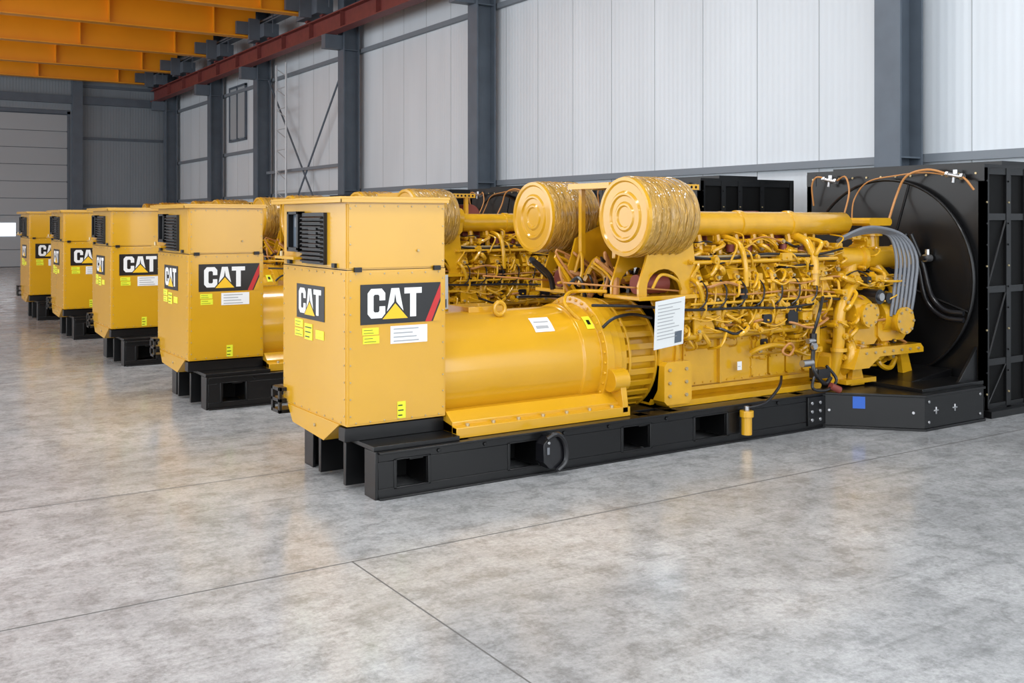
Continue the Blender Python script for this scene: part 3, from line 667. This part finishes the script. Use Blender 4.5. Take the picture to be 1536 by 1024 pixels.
for yy in (ry0, ry1-0.06):
    for x in (rx, rx+0.34, rx+0.62, rx+1.0, xr2-0.07):
        Rr.box(x,x+0.07,yy,yy+0.06,0.0,rz1,'black')
    for z in (0.05,0.45,1.1,1.75,rz1-0.06):
        Rr.box(rx,xr2,yy+0.005,yy+0.055,z,z+0.06,'black')
    Rr.box(rx+0.05,xr2-0.05,yy+0.028,yy+0.034,0.08,rz1-0.04,'dark')
    for x0,x1 in ((rx+0.06,rx+0.34),(rx+0.68,rx+1.0),(rx+1.07,xr2-0.07)):
        for za,zb in ((0.1,0.45),(0.5,1.1),(1.15,1.75)):
            Rr.tube([(x0,yy+0.01,za),(x1,yy+0.01,zb)],0.009,'black',seg=6,smooth=False)
    for x in (rx+0.03, rx+0.37, rx+0.65, rx+1.03):
        for i in range(11): Rr.bolt((x, yy if yy==ry0 else yy+0.06, 0.2+i*0.19),(0,-1 if yy==ry0 else 1,0),0.009,0.01,'bolt' if i%3==0 else 'black')
Rr.box(rx,xr2,ry0,ry1,rz1,rz1+0.03,'black'); Rr.box(xr2-0.02,xr2,ry0,ry1,0.1,rz1,'black'); Rr.box(rx,xr2,ry0,ry1,0.04,0.07,'black')
Rr.box(rx+0.35,rx+1.0,ry0+0.05,ry1-0.05,rz1+0.03,rz1+0.07,'black')
for z in (0.13, 2.17):
    for i in range(12): Rr.bolt((rx,ry0+0.08+i*0.167,z),(-1,0,0),0.011,0.01,'bolt')
Rr.box(rx-0.02,xr2,ry0-0.08,ry0+0.10,0.0,0.06,'black'); Rr.box(rx-0.02,xr2,ry1-0.1,ry1+0.08,0.0,0.06,'black')
for yy in (5.55, 6.95):
    Rr.cyl((rx,yy,2.14),(rx-0.07,yy,2.15),0.022,'steel'); Rr.cyl((rx-0.07,yy-0.055,2.14),(rx-0.07,yy+0.06,2.165),0.022,'steel')
    Rr.bolt((rx-0.07,yy-0.055,2.14),(0,-1,0),0.032,0.03,'steel'); Rr.bolt((rx-0.07,yy+0.06,2.165),(0,1,0),0.030,0.03,'steel')
    Rr.bolt((rx-0.07,yy,2.155),(0,0,1),0.020,0.05,'steel'); Rr.cyl((rx-0.07,yy+0.02,2.09),(rx-0.07,yy+0.01,2.15),0.016,'steel')
Rr.tube([(rx-0.07,5.63,2.17),(rx-0.12,5.80,2.215),(rx-0.15,6.0,2.16),(rx-0.16,6.1,1.98),(rx-0.3,6.08,1.75)],0.011,'copper')
Rr.tube([(rx-0.07,5.66,2.165),(rx-0.10,5.85,2.19),(rx-0.12,6.15,2.17),(rx-0.13,6.45,2.12),(rx-0.14,6.6,1.95),(rx-0.3,6.5,1.75)],0.007,'copper')
Rr.tube([(rx-0.07,7.0,2.17),(rx-0.10,7.1,2.19),(rx-0.10,7.16,2.10),(rx-0.05,7.18,1.9)],0.009,'copper')
Rr.tube([(rx-0.07,6.86,2.15),(rx-0.12,6.72,2.18),(rx-0.14,6.66,2.02),(rx-0.3,6.6,1.78)],0.009,'copper')
Rr.tube([(rx-0.07,5.48,2.14),(rx-0.09,5.42,2.10),(rx-0.05,5.38,2.02)],0.010,'copper')
for k in (0,1):
    Rr.tube([(rx-0.2,5.98-k*0.06,1.62),(rx-0.12,5.90-k*0.05,1.35),(rx-0.14,5.80-k*0.05,1.02+k*0.05),(rx-0.16,5.62-k*0.02,0.88+k*0.06),(rx-0.14,5.42,0.86+k*0.06)],0.024,'rubber',seg=12)
Rr.cyl((rx-0.16,5.80,1.40),(rx-0.08,5.80,1.40),0.035,'steel'); Rr.cyl((rx-0.20,5.80,1.40),(rx-0.16,5.80,1.40),0.022,'rubber'); Rr.bolt((rx-0.12,5.80,1.43),(0,0,1),0.02,0.05,'steel')
done(Rr, 'radiator_and_fan', 0.0)

# ---- radiator base
B = MB()
pl = [(6.90,5.80),(7.47,5.225),(8.30,5.225),(8.44,5.36),(8.44,7.26),(8.30,7.40),(7.47,7.40),(6.90,6.96)]
B.prism([(a,b,0.02) for a,b in pl], (0,0,0), (0,0,0.26), 'black')
cxm, cym = 7.7, 6.31
pl2 = [(cxm+(a-cxm)*1.012, cym+(b-cym)*1.015) for a,b in pl]
B.prism([(a,b,0.28) for a,b in pl2], (0,0,0), (0,0,0.02), 'black'); B.prism([(a,b,0.0) for a,b in pl2], (0,0,0), (0,0,0.02), 'black')
B.box(7.55,8.42,5.30,6.0,0.30,0.33,'black')
B.prism([(8.12,0,0.30),(8.42,0,0.30),(8.42,0,0.62)], (0,5.36,0),(0,0.03,0),'black'); B.prism([(8.12,0,0.30),(8.42,0,0.30),(8.42,0,0.62)], (0,7.2,0),(0,0.03,0),'black')
B.prism([(7.55,0,0.30),(8.40,0,0.30),(8.40,0,0.40)], (0,5.60,0),(0,0.5,0),'black')
for x,z in ((7.62,0.16),(7.88,0.16)):
    B.tube([(x-0.03,5.222,z),(x+0.03,5.222,z)],0.008,'steel',seg=6); B.tube([(x,5.222,z-0.03),(x,5.222,z+0.03)],0.008,'steel',seg=6)
for x in (7.52,8.24):
    for z in (0.07,0.24): B.bolt((x,5.225,z),(0,-1,0),0.014,0.012,'steel')
dv = Vector((7.47-6.90,5.225-5.80,0)).normalized(); nv = Vector((dv.y,-dv.x,0))
if nv.y > 0: nv = -nv
q = Vector((6.90,5.80,0))+dv*0.24+nv*0.002
B.poly([q+Vector((0,0,0.17)), q+dv*0.10+Vector((0,0,0.17)), q+dv*0.10+Vector((0,0,0.27)), q+Vector((0,0,0.27))], 'blue')
for t in (0.05,0.72): B.bolt(Vector((6.90,5.80,0.15))+dv*t, nv, 0.014,0.012,'steel')
done(B, 'radiator_base', 0.003)

offs = [0, 3.60, 6.95, 10.2, 13.6]
first = parts
for i, oy in enumerate(offs):
    emp = D.objects.new('diesel_generator_set', None); scene.collection.objects.link(emp)
    emp.empty_display_size = 0.5
    emp.location = (ORG[0], ORG[1]+oy, 0)
    for ob in first:
        c = ob if i == 0 else ob.copy()
        if i > 0: scene.collection.objects.link(c)
        c.parent = emp; c.location = (0,0,0)

# ================================================================== HALL
W = MB()
XW = 11.0; YE = 42.0; H = 8.6; YB = -6.0
W.box(XW, XW+0.2, YB, YE, 0, H, 'wall')
yy = 0.35
while yy < YE:
    W.box(XW-0.004, XW+0.01, yy-0.006, yy+0.006, 0, H, 'seam'); yy += 1.12
W.make('wall_right', bevel=0)

G = MB()
for z in (2.5, 6.05):
    G.box(XW-0.10, XW-0.004, YB, YE-0.4, z-0.05, z+0.05, 'grey2')
G.box(XW-0.06, XW-0.004, YB, YE-0.4, 0.0, 0.3, 'galv')
for z in (0.6,4.0):
    G.box(XW-0.10, XW-0.004, 31.0, YE-0.4, z-0.05, z+0.05, 'grey2')
G.make('trim_girts')

def column(yc, xf=10.42, xr=10.86, bw=0.36):
    c = MB()
    t = 0.03
    c.box(xf, xf+t, yc-bw/2, yc+bw/2, 0, H-0.06, 'grey'); c.box(xr-t, xr, yc-bw/2, yc+bw/2, 0, H-0.06, 'grey')
    c.box(xf+t, xr-t, yc-0.012, yc+0.012, 0, H-0.06, 'grey')
    c.box(xf-0.08, xr+0.02, yc-bw/2-0.06, yc+bw/2+0.06, 0, 0.03, 'grey')
    for z in (2.5, 6.05): c.box(xf+t, xr-t, yc-bw/2+0.01, yc+bw/2-0.01, z-0.01, z+0.01, 'grey')
    return c.make('steel_column')
COLS = (-2.0, 7.8, 17.5, 24.0, 30.5, 35.3, 41.2)
for yc in COLS: column(yc)

Rl = MB()
Rl.box(9.95, 10.25, YB, YE-0.5, 6.40, 6.43, 'rail'); Rl.box(9.95, 10.25, YB, YE-0.5, 6.82, 6.85, 'rail')
Rl.box(10.09, 10.11, YB, YE-0.5, 6.43, 6.82, 'rail'); Rl.box(10.06, 10.14, YB, YE-0.5, 6.85, 6.91, 'grey')
for k in range(23): Rl.box(9.97, 10.23, YB+1+k*2.0, YB+1.015+k*2.0, 6.43, 6.82, 'rail')
for yc in COLS: Rl.box(9.95, 10.415, yc-0.12, yc+0.12, 6.05, 6.40, 'grey')
Rl.make('crane_runway_beam')

o = MB()
z0, z1 = 7.0, 7.84
for yg in (41.0, 37.2, 32.9, 28.8, 24.9, 21.0, 17.0):
    o.box(-11.9, 9.85, yg-0.012, yg+0.012, z0, z1, 'orange')
    o.box(-11.9, 9.85, yg-0.17, yg+0.17, z0, z0+0.03, 'orange'); o.box(-11.9, 9.85, yg-0.17, yg+0.17, z1-0.03, z1, 'orange')
    for k in range(8): o.box(-11+k*2.8, -10.98+k*2.8, yg-0.15, yg+0.15, z0+0.03, z1-0.03, 'orange')
    o.box(9.86, 10.30, yg-0.7, yg+0.7, 6.97, 7.35, 'grey')
    for dy in (-0.5, 0.5): o.cyl((10.05, yg+dy, 7.03), (10.15, yg+dy, 7.03), 0.12, 'rail', seg=20)
    o.box(9.55, 9.86, yg-0.35, yg-0.25, 6.9, 7.5, 'grey'); o.box(9.2, 9.6, yg-0.3, yg-0.18, 7.05, 7.4, 'grey')
o.box(9.90, 9.93, 15.5, YE-0.5, 7.35, 7.38, 'grey'); o.box(9.95, 10.38, 15.5, YE-0.5, 7.45, 7.50, 'grey')
for k in range(13): o.box(9.93, 9.96, 15.6+k*2.0, 15.63+k*2.0, 7.0, 7.84, 'grey')
o.make('overhead_bridge_crane')
Ce = MB(); Ce.box(-12, 10.0, 15.0, YE, 7.86, 7.90, 'orange'); Ce.box(-12, 10.0, YB, 15.0, 7.86, 7.90, 'ceil')
Ce.box(10.0, XW, YB, YE, H-0.05, H, 'grey'); Ce.box(9.98,10.02,YB,YE,7.86,H,'grey')
Ce.make('ceiling')

Fw = MB()
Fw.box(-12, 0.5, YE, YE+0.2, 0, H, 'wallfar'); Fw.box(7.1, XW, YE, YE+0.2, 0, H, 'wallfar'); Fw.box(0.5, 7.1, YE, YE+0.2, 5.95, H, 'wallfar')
for z in (2.3, 4.9, 6.9): Fw.box(7.5, XW-0.4, YE-0.1, YE, z-0.05, z+0.05, 'grey')
for x in (-6.2, 0.1, 7.12): Fw.box(x, x+0.36, YE-0.36, YE, 0, H-0.8, 'grey')
Fw.box(-12, XW-0.4, YE-0.2, YE, 6.2, 6.5, 'grey')
k = 8.2
while k < XW: Fw.box(k-0.01, k+0.01, YE-0.006, YE, 0, H, 'grey2'); k += 1.1
Fw.make('wall_back')
Dr = MB()
for i in range(9):
    z = 0.02+i*0.64
    Dr.rbox(0.62, 6.98, YE+0.02, YE+0.10, z, z+0.62, 'doorp', 0.02)
Dr.box(0.51, 0.62, YE+0.0, YE+0.18, 0, 5.9, 'grey'); Dr.box(6.98, 7.09, YE+0.0, YE+0.18, 0, 5.9, 'grey'); Dr.box(0.51, 7.09, YE+0.0, YE+0.18, 5.8, 5.94, 'grey')
Dr.box(0.62, 6.98, YE+0.12, YE+0.16, 0, 5.8, 'grey')
for x in (1.0, 2.5, 4.0): Dr.box(x, x+1.2, YE+0.0, YE+0.02, 1.15, 1.65, 'glow')
Dr.make('door_1')
Wn = MB()
Wn.box(XW-0.05, XW-0.005, 33.0, 34.6, 4.5, 6.2, 'doorp'); 
for a in (32.95, 33.8, 34.6): Wn.box(XW-0.08, XW-0.005, a, a+0.07, 4.45, 6.25, 'grey')
for z in (4.4, 6.2): Wn.box(XW-0.08, XW-0.005, 32.95, 34.67, z, z+0.07, 'grey')
Wn.make('window_1')

Br = MB()
for a,b in (((24.3,0.0),(30.2,6.0)),((30.2,0.0),(24.3,6.0))):
    Br.tube([(10.75,a[0],a[1]),(10.75,b[0],b[1])],0.03,'grey',seg=6)
Br.box(10.7,10.76,24.2,30.3,3.15,3.23,'grey2')
Br.make('wind_bracing')
La = MB()
for y in (28.2, 29.0): La.tube([(10.55,y,0),(10.55,y,6.3)],0.03,'galv',seg=6)
for i in range(20):
    z = 0.2+i*0.3; La.tube([(10.55,28.2,z),(10.55,29.0,z+(0.3 if i%2 else -0.0))],0.015,'galv',seg=5)
La.make('access_ladder')

Fl = MB()
Fl.box(-16, XW+0.2, YB-2, YE+0.2, -0.2, 0.0, 'floor')
def strip(x0,x1,y0,y1): Fl.add([(x0,y0,0.0006),(x1,y0,0.0006),(x1,y1,0.0006),(x0,y1,0.0006)],[(0,1,2,3)],'joint')
for y in (-1.2, 4.83, 6.8, 12.9, 18.9, 24.9, 30.9, 36.9): strip(-16, XW, y-0.005, y+0.005)
strip(2.156, 2.164, YB, 4.83); strip(-3.86,-3.85,YB,YE)
Fl.make('floor', smooth=False, fixn=False)

for ix, x in enumerate((-7, -1.0, 5.0)):  # luminaires added out of view on the ceiling to light the hall
    for y in (-3, 4, 11):
        l = MB(); l.box(x-1.2, x+1.2, y-0.3, y+0.3, 7.80, 7.86, 'galv'); l.box(x-1.15, x+1.15, y-0.25, y+0.25, 7.795, 7.80, 'fill_panel')
        l.make('added_fill_panel')
        ld = D.lights.new('fill_panel_light','AREA'); ld.shape = 'RECTANGLE'; ld.size = 2.4; ld.size_y = 1.2; ld.energy = 210
        ld.color = (1.0,0.995,0.99)
        lo = D.objects.new('ceiling_fill', ld); scene.collection.objects.link(lo); lo.location = (x,y,7.78)
def area(name, loc, rot, sx, sy, e, col):
    ld = D.lights.new(name,'AREA'); ld.shape='RECTANGLE'; ld.size=sx; ld.size_y=sy; ld.energy=e; ld.color=col
    o = D.objects.new(name, ld); scene.collection.objects.link(o); o.location=loc; o.rotation_euler=rot
area('daylight_fill_left', (-12, 18, 3.6), (0, math.radians(-90), 0), 6.5, 40, 2700, (0.91,0.96,1.0))  # added area light along the open left side, no gate is built there
area('daylight_fill_rear', (1, -6.5, 3.6), (math.radians(90), 0, 0), 20, 6, 1100, (0.93,0.97,1.0))  # added area light behind the camera to brighten the hall, not a gate

w = D.worlds.new('world'); scene.world = w; w.use_nodes = True
bg = w.node_tree.nodes['Background']; bg.inputs[0].default_value = (0.86,0.93,1.0,1); bg.inputs[1].default_value = 0.9

cam = D.cameras.new('camera'); co = D.objects.new('camera', cam); scene.collection.objects.link(co)
cam.sensor_width = 36; cam.lens = 36*1530/1536; cam.shift_y = -(512-330)/1536
cam.clip_end = 200
co.location = (0,0,1.75); co.rotation_euler = (math.radians(90), 0, math.radians(-33))
scene.camera = co
scene.view_settings.view_transform = 'Standard'
scene.view_settings.look = 'None'
scene.view_settings.exposure = 0.0
